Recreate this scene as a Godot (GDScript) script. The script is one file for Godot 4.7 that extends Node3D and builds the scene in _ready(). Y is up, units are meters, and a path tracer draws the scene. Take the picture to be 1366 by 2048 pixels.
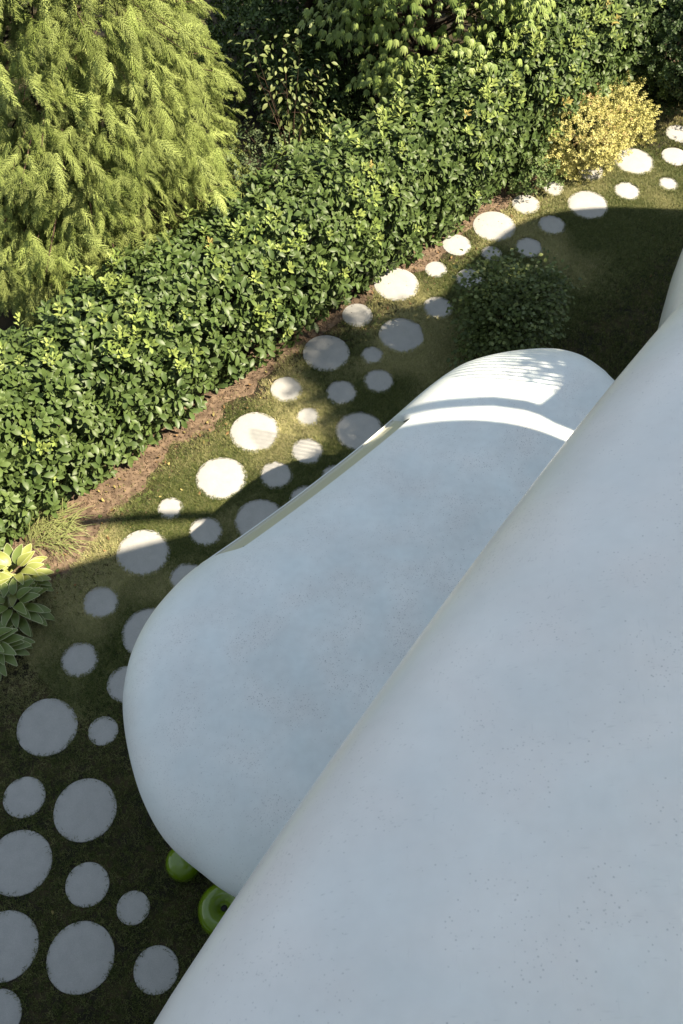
extends Node3D

var rng := RandomNumberGenerator.new()
var M := {}
var used := {}

# ---------------------------------------------------------------- helpers
func numbered(called: String) -> String:
	if not used.has(called):
		used[called] = 0
		return called
	used[called] += 1
	return "%s_%03d" % [called, used[called]]

func tag(o: Node, label: String, category: String = "", group: String = "", kind: String = "") -> void:
	if label: o.set_meta("label", label)
	if category: o.set_meta("category", category)
	if group: o.set_meta("group", group)
	if kind: o.set_meta("kind", kind)

func thing(called: String, label: String, category: String, at: Vector3, group: String = "") -> Node3D:
	var o := Node3D.new()
	o.name = numbered(called)
	add_child(o)
	o.position = at
	tag(o, label, category, group)
	return o

func part(called: String, mesh: Mesh, mat: Material, parent: Node, xf: Transform3D = Transform3D()) -> MeshInstance3D:
	var o := MeshInstance3D.new()
	o.name = numbered(called) if parent == self else called
	o.mesh = mesh
	if mat: o.material_override = mat
	o.transform = xf
	parent.add_child(o, true)
	return o

func many(called: String, mesh: Mesh, mat: Material, xs: Array, cs: Array, parent: Node) -> MultiMeshInstance3D:
	var m := MultiMesh.new()
	m.transform_format = MultiMesh.TRANSFORM_3D
	m.use_colors = true
	m.mesh = mesh
	m.instance_count = xs.size()
	for i in xs.size():
		m.set_instance_transform(i, xs[i])
		m.set_instance_color(i, cs[i])
	var o := MultiMeshInstance3D.new()
	o.name = numbered(called) if parent == self else called
	o.multimesh = m
	o.material_override = mat
	o.set_meta("kind", "stuff")
	parent.add_child(o, true)
	return o

func lin(r: float, g: float, b: float) -> Color:
	return Color(r, g, b).linear_to_srgb()

func R(a: float, b: float) -> float:
	return rng.randf_range(a, b)

func mat(c: Color, rough: float, vertex: bool = false) -> StandardMaterial3D:
	var m := StandardMaterial3D.new()
	m.albedo_color = c
	m.roughness = rough
	m.vertex_color_use_as_albedo = vertex
	m.cull_mode = BaseMaterial3D.CULL_DISABLED
	return m

func leaf_mat(rough: float, thru: Color, spec: float = 0.5) -> StandardMaterial3D:
	var m := mat(Color.WHITE, rough, true)
	m.metallic_specular = spec
	m.backlight_enabled = true
	m.backlight = thru
	return m

func frame_to(dir: Vector3, up: Vector3, roll: float) -> Basis:
	# local +y runs along dir, local +z faces up as far as it can
	var y := dir.normalized()
	var x := y.cross(up)
	if x.length() < 0.01: x = y.cross(Vector3.RIGHT)
	x = x.normalized()
	var z := x.cross(y)
	return Basis(x, y, z) * Basis(Vector3.UP, roll)

func add_leaf(st: SurfaceTool, xf: Transform3D, ln: float, wd: float, fold: float, curl: float, n: int = 4, tip: float = 1.0) -> void:
	# a blade along +y, face to +z, folded on its midrib and bent backwards
	var mid: Array[Vector3] = []
	var lf: Array[Vector3] = []
	var rt: Array[Vector3] = []
	for i in n + 1:
		var t := float(i) / n
		var w := wd * 0.5 * pow(sin(PI * pow(t, tip) * 0.97 + 0.03), 0.7)
		var a := curl * t
		var y := ln * (t - 0.16 * a * a * t)
		var z := -ln * t * a * 0.5
		mid.append(xf * Vector3(0, y, z))
		lf.append(xf * Vector3(-w, y, z + w * fold))
		rt.append(xf * Vector3(w, y, z + w * fold))
	for i in n:
		for q in [[mid[i], lf[i], lf[i + 1], mid[i + 1]], [rt[i], mid[i], mid[i + 1], rt[i + 1]]]:
			for v in [q[0], q[1], q[2], q[0], q[2], q[3]]:
				st.add_vertex(v)

func begin() -> SurfaceTool:
	var st := SurfaceTool.new()
	st.begin(Mesh.PRIMITIVE_TRIANGLES)
	return st

func done(st: SurfaceTool, smooth: bool = true) -> ArrayMesh:
	if smooth: st.index()
	st.generate_normals()
	return st.commit()

func quad(st: SurfaceTool, a: Vector3, b: Vector3, c: Vector3, d: Vector3) -> void:
	for v in [a, b, c, a, c, d]: st.add_vertex(v)

func tube(st: SurfaceTool, path: Array, radii: Array, sides: int = 7) -> void:
	var rings := []
	for i in path.size():
		var d: Vector3 = (path[min(i + 1, path.size() - 1)] - path[max(i - 1, 0)]).normalized()
		var b := frame_to(d, Vector3(0.13, 0.3, 0.94), 0.0)
		var ring := []
		for k in sides:
			var a := TAU * k / sides
			ring.append(path[i] + b.x * cos(a) * radii[i] + b.z * sin(a) * radii[i])
		rings.append(ring)
	for i in path.size() - 1:
		for k in sides:
			var k2 := (k + 1) % sides
			quad(st, rings[i][k], rings[i + 1][k], rings[i + 1][k2], rings[i][k2])
	for e in [0, path.size() - 1]:
		for k in sides:
			for v in [path[e], rings[e][k], rings[e][(k + 1) % sides]]: st.add_vertex(v)

func lathe(prof: Array, sides: int, wobble: float = 0.0) -> ArrayMesh:
	var st := begin()
	var ph := R(0, TAU)
	var ph2 := R(0, TAU)
	var rings := []
	for p in prof:
		var ring := []
		for k in sides:
			var a := TAU * k / sides
			var r: float = p.x * (1.0 + wobble * (sin(2 * a + ph) + 0.6 * sin(3 * a + ph2)))
			ring.append(Vector3(r * cos(a), p.y, r * sin(a)))
		rings.append(ring)
	for i in prof.size() - 1:
		for k in sides:
			var k2 := (k + 1) % sides
			quad(st, rings[i][k], rings[i + 1][k], rings[i + 1][k2], rings[i][k2])
	return done(st)

# ---------------------------------------------------------------- textures
func tex(im: Image) -> ImageTexture:
	im.generate_mipmaps()
	return ImageTexture.create_from_image(im)

func plaster_texture(size: int, sd: int, patch: float, pits: int, pit_r: float, faint: float = 1.0) -> ImageTexture:
	var a := FastNoiseLite.new(); a.seed = sd; a.frequency = 3.0 / size; a.fractal_octaves = 3
	var b := FastNoiseLite.new(); b.seed = sd + 1; b.frequency = 26.0 / size; b.fractal_octaves = 3
	var c := FastNoiseLite.new(); c.seed = sd + 2; c.frequency = 5.0 / size; c.fractal_octaves = 2
	var ia := a.get_seamless_image(size, size); var ib := b.get_seamless_image(size, size); var ic := c.get_seamless_image(size, size)
	var im := Image.create(size, size, false, Image.FORMAT_RGB8)
	var base := Color(0.915, 0.918, 0.912)
	for y in size:
		for x in size:
			var p := ia.get_pixel(x, y).r - 0.5
			var q := ib.get_pixel(x, y).r - 0.5
			var w := ic.get_pixel(x, y).r - 0.5
			var v := 1.0 + patch * p + patch * 0.55 * q
			im.set_pixel(x, y, Color(base.r * v * (1.0 + 0.035 * w), base.g * v, base.b * v * (1.0 - 0.012 * w)))
	var r2 := RandomNumberGenerator.new(); r2.seed = sd
	var made := 0
	while made < pits:
		var x := r2.randi_range(0, size - 1)
		var y := r2.randi_range(0, size - 1)
		if r2.randf() > pow(clamp(ic.get_pixel(x, y).r * 1.5 - 0.25, 0.03, 1.0), 2.0): continue
		made += 1
		var rad := pit_r * r2.randf_range(0.5, 1.25)
		var dark := r2.randf_range(0.1, 0.5) * faint
		for dy in range(-3, 4):
			for dx in range(-3, 4):
				var cov := clampf(rad + 0.5 - Vector2(dx, dy).length(), 0.0, 1.0) * dark
				if cov > 0.0:
					var px := posmod(x + dx, size); var py := posmod(y + dy, size)
					im.set_pixel(px, py, im.get_pixel(px, py).lerp(Color(0.26, 0.29, 0.31), cov))
	return tex(im)

func noise_texture(size: int, sd: int, lo: Color, hi: Color, grain: float, patches: float) -> ImageTexture:
	var a := FastNoiseLite.new(); a.seed = sd; a.frequency = 6.0 / size; a.fractal_octaves = 4
	var ia := a.get_seamless_image(size, size)
	var r2 := RandomNumberGenerator.new(); r2.seed = sd
	var im := Image.create(size, size, false, Image.FORMAT_RGB8)
	for y in size:
		for x in size:
			var t := clampf(0.5 + (ia.get_pixel(x, y).r - 0.5) * patches + (r2.randf() - 0.5) * grain, 0, 1)
			im.set_pixel(x, y, lo.lerp(hi, t))
	return tex(im)

func triplanar(m: StandardMaterial3D, t: Texture2D, metres: float) -> StandardMaterial3D:
	m.albedo_texture = t
	m.uv1_triplanar = true
	m.uv1_world_triplanar = true
	m.uv1_scale = Vector3.ONE / metres
	return m

func make_materials() -> void:
	M.shell = triplanar(mat(Color(0.975, 0.995, 1.0), 0.4), plaster_texture(1024, 11, 0.075, 7500, 0.9), 2.6)
	M.shell.metallic_specular = 0.5
	M.parapet = triplanar(mat(Color(0.985, 0.985, 0.985), 0.27), plaster_texture(1024, 31, 0.06, 2600, 1.0, 0.8), 2.0)
	M.stone = triplanar(mat(Color.WHITE, 0.85), noise_texture(512, 5, Color(0.6, 0.6, 0.595), Color(0.74, 0.735, 0.725), 1.0, 0.28), 0.9)
	M.ground = triplanar(mat(Color.WHITE, 0.95), noise_texture(1024, 9, Color(0.1, 0.095, 0.05), Color(0.28, 0.24, 0.15), 0.7, 1.6), 2.3)
	M.soil = triplanar(mat(Color.WHITE, 0.95), noise_texture(512, 17, Color(0.31, 0.255, 0.21), Color(0.56, 0.48, 0.4), 0.9, 1.2), 0.8)
	M.band = mat(lin(0.55, 0.54, 0.43), 0.3)
	M.band.metallic = 0.1
	M.seam = mat(lin(0.05, 0.055, 0.06), 0.9)
	M.metal = mat(lin(0.16, 0.16, 0.16), 0.5)
	M.green = mat(lin(0.12, 0.2, 0.006), 0.12)
	M.green.clearcoat_enabled = true
	M.green.clearcoat = 0.6
	M.green.clearcoat_roughness = 0.05
	M.rubber = mat(lin(0.012, 0.012, 0.012), 0.6)
	M.bark = triplanar(mat(Color.WHITE, 0.9), noise_texture(256, 23, Color(0.2, 0.15, 0.12), Color(0.42, 0.34, 0.27), 0.6, 1.0), 0.35)
	M.laurel = leaf_mat(0.48, Color(0.13, 0.17, 0.03), 0.4)
	M.leaf = leaf_mat(0.5, Color(0.2, 0.24, 0.05), 0.4)
	M.frond = leaf_mat(0.6, Color(0.2, 0.22, 0.05), 0.3)
	M.blade = leaf_mat(0.55, Color(0.1, 0.13, 0.03), 0.3)
	M.chip = mat(Color.WHITE, 0.9, true)
	M.margin = mat(lin(0.5, 0.52, 0.3), 0.5)
	# leaf tones for leaves that are meshes of their own
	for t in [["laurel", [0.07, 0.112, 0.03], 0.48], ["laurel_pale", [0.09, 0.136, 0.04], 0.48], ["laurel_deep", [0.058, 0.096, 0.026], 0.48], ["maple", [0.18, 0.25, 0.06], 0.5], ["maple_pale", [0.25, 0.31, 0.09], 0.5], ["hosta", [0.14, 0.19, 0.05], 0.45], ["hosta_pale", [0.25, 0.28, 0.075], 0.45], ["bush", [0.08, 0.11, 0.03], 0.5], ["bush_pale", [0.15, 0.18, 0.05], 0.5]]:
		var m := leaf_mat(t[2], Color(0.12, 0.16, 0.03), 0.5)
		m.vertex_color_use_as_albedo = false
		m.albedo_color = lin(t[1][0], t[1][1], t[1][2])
		M["one_" + t[0]] = m

# ---------------------------------------------------------------- rounded shells
func spline(pts: Array, n: int, closed: bool = true) -> Array:
	var raw := []
	var c := pts.size()
	for i in (c if closed else c - 1):
		var p0: Vector2 = pts[posmod(i - 1, c)] if closed else pts[max(i - 1, 0)]
		var p1: Vector2 = pts[i]
		var p2: Vector2 = pts[(i + 1) % c] if closed else pts[i + 1]
		var p3: Vector2 = pts[(i + 2) % c] if closed else pts[min(i + 2, c - 1)]
		for k in 16:
			raw.append(p1.cubic_interpolate(p2, p0, p3, k / 16.0))
	raw.append(pts[0] if closed else pts[c - 1])
	var total := 0.0
	var acc := [0.0]
	for i in raw.size() - 1:
		total += raw[i].distance_to(raw[i + 1])
		acc.append(total)
	var out := []
	var j := 0
	for i in n + (0 if closed else 1):
		var want := total * i / n
		while j < acc.size() - 2 and acc[j + 1] < want: j += 1
		out.append(raw[j].lerp(raw[j + 1], clampf((want - acc[j]) / maxf(acc[j + 1] - acc[j], 1e-6), 0, 1)))
	return out

func nearest_on(p: Vector2, a: Vector2, b: Vector2) -> Vector2:
	var t := clampf((p - a).dot(b - a) / (b - a).length_squared(), 0, 1)
	return a + (b - a) * t

func crown_height(k: float, h0: float, b: float, p: float) -> float:
	return h0 + b * sqrt(maxf(0.0, 1.0 - pow(1.0 - k, p)))

func shell_skin(outline: Array, a: Vector2, b: Vector2, h0: float, rise: float, p: float, under: Array, rows: int, cut: Array = []) -> ArrayMesh:
	# under: [inset fraction, height] from the lowest ring up to the widest; cut: per-column start of the roof skin
	var st := begin()
	var cols := []
	for i in outline.size():
		var o: Vector2 = outline[i]
		var m := nearest_on(o, a, b)
		var c := []
		for u in under:
			var q := o.lerp(m, u[0])
			c.append(Vector3(q.x, u[1], q.y))
		var k0: float = cut[i] if cut else 0.0
		for j in rows + 1:
			var k := k0 + (1.0 - k0) * pow(float(j) / rows, 2.2)
			var q := o.lerp(m, k)
			c.append(Vector3(q.x, crown_height(k, h0, rise, p), q.y))
		cols.append(c)
	var nu := under.size()
	for i in cols.size():
		var i2 := (i + 1) % cols.size()
		for j in cols[i].size() - 1:
			if cut and j == nu - 1 and (cut[i] > 0.0 or cut[i2] > 0.0): continue
			if cut and j >= nu and absf(cut[i] - cut[i2]) > 0.03 and false: continue
			quad(st, cols[i][j], cols[i2][j], cols[i2][j + 1], cols[i][j + 1])
	return done(st)

func along_to_plan(s: float, q: float) -> Vector2:
	return Vector2((s - q) * 0.70711, -(s + q) * 0.70711)

const LOW_RISE := 0.62
const LOW_POW := 3.8

func build_house() -> void:
	var house := thing("house", "white house of smooth rounded shells filling the right of the view", "house", Vector3.ZERO)
	# lower roof: outline from the near end round the garden side to the far end, then the hidden side
	var low := []
	for e in [[-0.613, -1.230], [-0.877, -1.378], [-1.154, -1.579], [-1.358, -1.856], [-1.505, -2.177], [-1.596, -2.476], [-1.625, -2.705], [-1.606, -2.988], [-1.513, -3.281], [-1.350, -3.558], [-1.171, -3.772], [-0.794, -4.126], [-0.398, -4.513], [-0.055, -4.869], [0.191, -5.136], [0.414, -5.394], [0.686, -5.712], [0.940, -5.962], [1.144, -6.097], [1.486, -6.220], [1.887, -6.285], [2.183, -6.222], [2.394, -6.05], [2.49, -5.92]]:
		low.append(Vector2(e[0], e[1]))
	for e in [[5.88, 1.85], [5.6, 1.2], [5.1, 0.66], [4.5, 0.4], [3.2, 0.35], [1.9, 0.38], [1.15, 0.55], [0.7, 0.88]]:
		low.append(along_to_plan(e[0], e[1]))
	var ol := spline(low, 420)
	var axa := along_to_plan(1.8, 1.9)
	var axb := along_to_plan(4.5, 1.9)
	var cut := []
	for o in ol:
		var s: float = (o.x - o.y) * 0.70711
		var q: float = -(o.x + o.y) * 0.70711
		var c := 0.0
		if q > 2.9 and s > 1.83 and s < 4.06:
			c = lerpf(0.035, 0.165, smoothstep(1.83, 2.16, s))
		cut.append(c)
	var under := [[0.34, -0.02], [0.2, 0.7], [0.07, 1.45], [0.018, 1.9], [0.003, 2.1]]
	part("lower_roof", shell_skin(ol, axa, axb, 2.2, LOW_RISE, LOW_POW, under, 30, cut), M.shell, house).set_meta("label", "long lower roof with rounded ends, sunlit stripes at its far end")
	# the gutter band let into the garden edge of the lower roof
	var lip := begin(); var band := begin(); var edge := begin()
	var lip_p := [[0.003, 2.1], [0.001, 2.2], [0.005, 2.27], [0.011, 2.325], [0.018, 2.358], [0.022, 2.366], [0.026, 2.36]]
	var band_p := [[0.026, 2.36], [0.03, 2.352], [0.06, 2.405], [0.1, 2.47], [0.165, 2.565], [0.2, 2.6]]
	for i in ol.size():
		var i2 := (i + 1) % ol.size()
		if cut[i] <= 0.0 and cut[i2] <= 0.0: continue
		var m1 := nearest_on(ol[i], axa, axb)
		var m2 := nearest_on(ol[i2], axa, axb)
		for set_ in [[lip, lip_p], [band, band_p]]:
			for j in set_[1].size() - 1:
				var v := []
				for e in [[ol[i], m1, j], [ol[i2], m2, j], [ol[i2], m2, j + 1], [ol[i], m1, j + 1]]:
					var pp = set_[1][e[2]]
					var q2: Vector2 = e[0].lerp(e[1], pp[0])
					v.append(Vector3(q2.x, pp[1], q2.y))
				quad(set_[0], v[0], v[1], v[2], v[3])
		if cut[i] > 0.0 and cut[i2] > 0.0:
			var a1: Vector2 = ol[i].lerp(m1, cut[i]); var a2: Vector2 = ol[i2].lerp(m2, cut[i2])
			var h1 := crown_height(cut[i], 2.2, LOW_RISE, LOW_POW); var h2 := crown_height(cut[i2], 2.2, LOW_RISE, LOW_POW)
			quad(edge, Vector3(a1.x, h1, a1.y), Vector3(a2.x, h2, a2.y), Vector3(a2.x, h2 - 0.05, a2.y), Vector3(a1.x, h1 - 0.05, a1.y))
	var gb := part("gutter_band", done(band), M.band, house)
	gb.set_meta("label", "smooth olive grey band recessed along the roof edge")
	part("lip", done(lip), M.shell, gb)
	part("cut_edge", done(edge), M.shell, gb)
	# fine joint lines at the near end of the band
	var sp := [[1.85, 3.41], [1.86, 3.33], [1.873, 3.22], [1.94, 3.215], [2.01, 3.222], [2.07, 3.224], [2.15, 3.24]]
	var pts := []
	for e in sp:
		var o := along_to_plan(e[0], e[1])
		var w := 1.555
		var k := clampf(1.0 - (e[1] - 1.9) / w, 0.0, 1.0)
		pts.append(Vector3(o.x, crown_height(k, 2.2, LOW_RISE, LOW_POW) - 0.0015, o.y))
	var sm := begin()
	tube(sm, pts, [0.003, 0.0045, 0.005, 0.0045, 0.005, 0.006, 0.0065], 5)
	part("joint_line", done(sm), M.seam, house)

	# upper parapet roof, close to the camera
	var up := []
	for e in [[-1.0, 1.6], [-0.88, 0.8], [-0.71, 0.25], [-0.493, -0.187], [-0.375, -0.398], [-0.239, -0.628], [-0.087, -0.878], [0.082, -1.148], [0.270, -1.443], [0.435, -1.698], [0.615, -1.971], [0.780, -2.216], [0.960, -2.476], [1.115, -2.695], [1.262, -2.896], [1.398, -3.079], [1.52, -3.225], [1.95, -3.6], [2.5, -3.93], [3.3, -4.1], [4.1, -3.8], [4.7, -3.1], [4.85, -2.2], [4.5, -0.9], [3.8, 0.6], [3.1, 2.0], [2.6, 3.1], [1.8, 3.8], [0.7, 3.9], [-0.2, 3.4], [-0.8, 2.5]]:
		up.append(Vector2(e[0], e[1]))
	var uo := spline(up, 260)
	part("upper_roof", shell_skin(uo, Vector2(1.5, 2.0), Vector2(3.2, -2.2), 6.1, 0.85, 2.2, [[0.75, 4.9], [0.45, 4.95], [0.2, 5.15], [0.07, 5.5], [0.018, 5.8], [0.003, 5.98]], 34), M.parapet, house).set_meta("label", "big rounded upper roof edge closest to the viewer")

	# side bulge standing on the lawn at the right edge
	var cb := []
	for e in [[3.02, -5.9], [3.12, -6.5], [3.225, -7.03], [3.4, -7.65], [3.6, -8.19], [3.9, -8.75], [4.35, -9.1], [4.95, -9.15], [5.5, -8.8], [5.7, -8.1], [5.5, -7.3], [5.25, -6.4], [5.1, -5.4], [4.6, -4.8], [3.9, -4.6], [3.3, -5.0]]:
		cb.append(Vector2(e[0], e[1]))
	part("side_bulge", shell_skin(spline(cb, 160), Vector2(4.1, -5.9), Vector2(4.6, -7.9), 2.0, 1.1, 2.4, [[0.3, -0.02], [0.16, 0.7], [0.05, 1.35], [0.01, 1.75]], 22), M.parapet, house).set_meta("label", "rounded grey-white wall bulge at the right edge of the lawn")
	# slim balcony rails on the bulge: their shadows stripe the far end of the lower roof
	var rail := begin()
	tube(rail, [Vector3(3.2, 2.8, -5.1), Vector3(3.2, 2.8, -6.3)], [0.02, 0.02], 8)
	var rails := part("sun_screen", done(rail), M.metal, house)
	for i in 17:
		var sl := begin()
		var q := Vector3(3.2, 2.75, -5.26 - 0.055 * i)
		tube(sl, [q, q + Vector3(0, 1.5, 0), q + Vector3(0, 2.62 + 0.12 * sin(i * 0.5), 0)], [0.009, 0.009, 0.009], 6)
		part("slat", done(sl), M.metal, rails)

	# upper storey behind and beside the viewpoint (casts the long shadow), on the plane D
	var ends := [[-6.3, 8.4], [-5.9, 9.8], [-4.6, 10.7], [-2.0, 10.9], [1.0, 10.85], [2.8, 10.6], [3.55, 10.33], [3.92, 10.05], [4.2, 9.75], [4.7, 9.12], [5.0, 8.68], [5.17, 8.38], [5.28, 7.95], [5.31, 7.5], [5.23, 6.95], [5.0, 6.3], [4.3, 5.9], [1.0, 5.9], [-4.6, 5.9], [-5.8, 6.9]]
	var eo := []
	for e in ends: eo.append(Vector2(e[0], e[1]))
	part("upper_storey", d_slab(spline(eo, 180), 0.0, 4.5, 0.5), M.shell, house)
	# rounded edge tube that runs along the storey's far end
	var bar := begin()
	var bp := []
	var br := []
	for e in [[4.98, 9.98], [5.02, 9.9], [5.12, 9.6], [5.28, 9.1], [5.46, 8.34], [5.55, 7.83], [5.55, 7.5], [5.5, 7.2], [5.3, 6.5]]:
		bp.append(D(e[0], e[1], 0.0)); br.append(0.065)
	br[0] = 0.03
	tube(bar, bp, br, 10)
	part("edge_tube", done(bar), M.shell, house)
	build_added_rear_wing(house)
	var lowp := []
	for e in [[-7, 0.0], [-7, 5.0], [-6.3, 6.1], [-4, 6.55], [2, 6.6], [5.2, 6.3], [5.6, 6.6], [5.76, 7.15], [6.1, 7.4], [7.2, 7.46], [8.9, 7.5], [9.4, 7.75], [9.8, 8.1], [10.4, 8.2], [11.0, 8.13], [11.6, 7.93], [12.1, 7.2], [12.4, 5.9], [12.6, 4.0], [12.7, 0.0], [9, 0.0], [2, 0.0], [-4, 0.0]]:
		lowp.append(Vector2(e[0], e[1]))
	part("lower_storey", d_slab(spline(lowp, 220), 0.03, 5.0, 0.35), M.shell, house)

func build_added_rear_wing(house: Node3D) -> void:
	# unseen rounded wing added behind the viewpoint to take sky from the lawn
	var o := []
	for i in 25:
		var a := -PI / 2 + PI * i / 24.0
		o.append(Vector2(1.0 + 1.9 * cos(a), 3.2 + 1.9 * sin(a)))
	for i in 25:
		var a := PI / 2 + PI * i / 24.0
		o.append(Vector2(-7.0 + 1.9 * cos(a), 3.2 + 1.9 * sin(a)))
	part("added_rear_wing", shell_skin(spline(o, 120), Vector2(-7, 3.2), Vector2(1, 3.2), 9.4, 1.6, 2.4, [[0.05, -0.02], [0.0, 3.0], [0.0, 6.0]], 14), M.shell, house)

func D(s: float, y: float, n: float) -> Vector3:
	return Vector3(2.2 + s * 0.5539 + n * 0.8326, y, -s * 0.8326 + n * 0.5539)

func d_slab(o: Array, n0: float, n1: float, rnd: float) -> ArrayMesh:
	# a body with the outline o in the (along, height) plane, rounded at both faces
	var st := begin()
	var c := Vector2.ZERO
	for p in o: c += p
	c /= o.size()
	var steps := []
	for k in 6:
		var a := PI / 2 * k / 5.0
		steps.append([rnd * (1.0 - sin(a)) + 0.0, n0 + 0.0 - rnd * 0.3 * cos(a)])
	for k in 6:
		var a := PI / 2 * (1.0 - k / 5.0)
		steps.append([rnd * (1.0 - sin(a)), n1 + rnd * 0.6 * cos(a)])
	var rings := []
	for s in steps:
		var ring := []
		for i in o.size():
			var t: Vector2 = (o[(i + 1) % o.size()] - o[posmod(i - 1, o.size())]).normalized()
			var nn := Vector2(t.y, -t.x)
			if nn.dot(o[i] - c) < 0: nn = -nn
			var q: Vector2 = o[i] - nn * s[0]
			ring.append(D(q.x, q.y, s[1]))
		rings.append(ring)
	for r in rings.size() - 1:
		for i in o.size():
			var i2 := (i + 1) % o.size()
			quad(st, rings[r][i], rings[r][i2], rings[r + 1][i2], rings[r + 1][i])
	var poly := PackedVector2Array()
	for i in o.size():
		var t2: Vector2 = (o[(i + 1) % o.size()] - o[posmod(i - 1, o.size())]).normalized()
		var n2 := Vector2(t2.y, -t2.x)
		if n2.dot(o[i] - c) < 0: n2 = -n2
		poly.append(o[i] - n2 * rnd)
	var tri := Geometry2D.triangulate_polygon(poly)
	for e in [n0 - rnd * 0.3, n1 + rnd * 0.6]:
		for i in tri: st.add_vertex(D(poly[i].x, poly[i].y, e))
	return done(st)

# ---------------------------------------------------------------- garden ground
const FOOT := Vector2(-3.72, -5.0)
const HD := Vector2(0.686, -0.727)
const HN := Vector2(0.727, 0.686)
var stones := []
var gn := FastNoiseLite.new()

func hedge_dist(p: Vector2) -> float:
	return (p - FOOT).dot(HN)

func soil_edge(s: float) -> float:
	return 0.15 + 0.25 * gn.get_noise_2d(s * 22.0, 3.0) + 0.12 * gn.get_noise_2d(s * 90.0, 8.0) + 0.5 * smoothstep(2.1, 0.4, s)

func build_ground() -> void:
	gn.seed = 4
	gn.frequency = 0.03
	gn.fractal_octaves = 3
	var g := PlaneMesh.new()
	g.size = Vector2(160, 160)
	var go := part("ground", g, M.ground, self)
	tag(go, "dark thin lawn ground under the grass and stepping stones", "ground", "", "structure")
	# bare soil along the hedge
	var st := begin()
	var last := []
	for i in 161:
		var s := -2.5 + i * 0.1
		var row := []
		for j in 9:
			var d := lerpf(-1.3, maxf(0.1, soil_edge(s)), j / 8.0)
			var p := FOOT + HD * s + HN * d
			row.append(Vector3(p.x, 0.005, p.y))
		if last:
			for j in 8: quad(st, last[j], row[j], row[j + 1], last[j + 1])
		last = row
	var so := part("soil_bed", done(st), M.soil, self)
	tag(so, "bare brown soil strip along the foot of the laurel hedge", "soil", "", "structure")
	# mulch crumbs
	var ch := begin()
	for v in [[Vector3(-1, 0, -0.4), Vector3(0.9, 0.1, -0.5), Vector3(1, 0, 0.5), Vector3(-0.8, 0.15, 0.45)], [Vector3(-1, 0, -0.4), Vector3(-0.8, 0.15, 0.45), Vector3(-0.2, 0.5, 0.1), Vector3(0.3, 0.45, -0.2)], [Vector3(0.9, 0.1, -0.5), Vector3(0.3, 0.45, -0.2), Vector3(-0.2, 0.5, 0.1), Vector3(1, 0, 0.5)]]:
		quad(ch, v[0], v[1], v[2], v[3])
	var cm := done(ch, false)
	var xs := []; var cs := []
	for i in 16000:
		var s := R(-1.5, 11.0)
		var e := soil_edge(s)
		var d := R(-0.5, e + 0.25 + 0.35 * absf(gn.get_noise_2d(s * 40, 9)))
		if d > e and rng.randf() < 0.6: continue
		var p := FOOT + HD * s + HN * d
		var b := Basis.from_euler(Vector3(R(-0.5, 0.5), R(0, TAU), R(-0.5, 0.5))).scaled_local(Vector3.ONE * R(0.004, 0.014) * Vector3(R(0.7, 1.8), 1, 1))
		xs.append(Transform3D(b, Vector3(p.x, 0.007, p.y)))
		var k := R(0.5, 1.5)
		cs.append(Color(0.13 * k, 0.085 * k, 0.055 * k) if rng.randf() < 0.75 else Color(0.26 * k, 0.18 * k, 0.11 * k))
	var mo := many("mulch_crumbs", cm, M.chip, xs, cs, self)
	tag(mo, "loose brown mulch crumbs and withered bits on the soil strip", "mulch", "", "stuff")

func build_litter() -> void:
	var st := begin()
	add_leaf(st, Transform3D(Basis(Vector3.RIGHT, PI / 2 - 0.2)), 0.05, 0.026, 0.3, 0.8, 3)
	var lm := done(st, false)
	var xs := []; var cs := []
	for i in 260:
		var p := FOOT + HD * R(-0.8, 10.5) + HN * (0.05 + absf(rng.randfn(0, 0.4)))
		if i % 6 == 0: p = Vector2(R(-3.2, 4.5), R(-11.5, -1.0))
		if hedge_dist(p) < 0.0 or inside_stone(p, 0.03): continue
		xs.append(Transform3D(Basis.from_euler(Vector3(R(-0.4, 0.4), R(0, TAU), R(-0.4, 0.4))).scaled_local(Vector3.ONE * R(0.5, 1.2)), Vector3(p.x, 0.024, p.y)))
		var k := R(0.7, 1.3)
		cs.append(Color(0.2 * k, 0.12 * k, 0.05 * k) if rng.randf() < 0.6 else Color(0.3 * k, 0.25 * k, 0.09 * k))
	var o := many("fallen_leaves", lm, M.chip, xs, cs, self)
	tag(o, "few fallen brown and yellow leaves on soil and lawn", "leaf litter", "", "stuff")

func inside_stone(p: Vector2, grow: float) -> bool:
	for s in stones:
		if absf(p.x - s[0]) < s[2] + grow and absf(p.y - s[1]) < s[2] + grow:
			if p.distance_to(Vector2(s[0], s[1])) < s[2] + grow: return true
	return false

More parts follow.
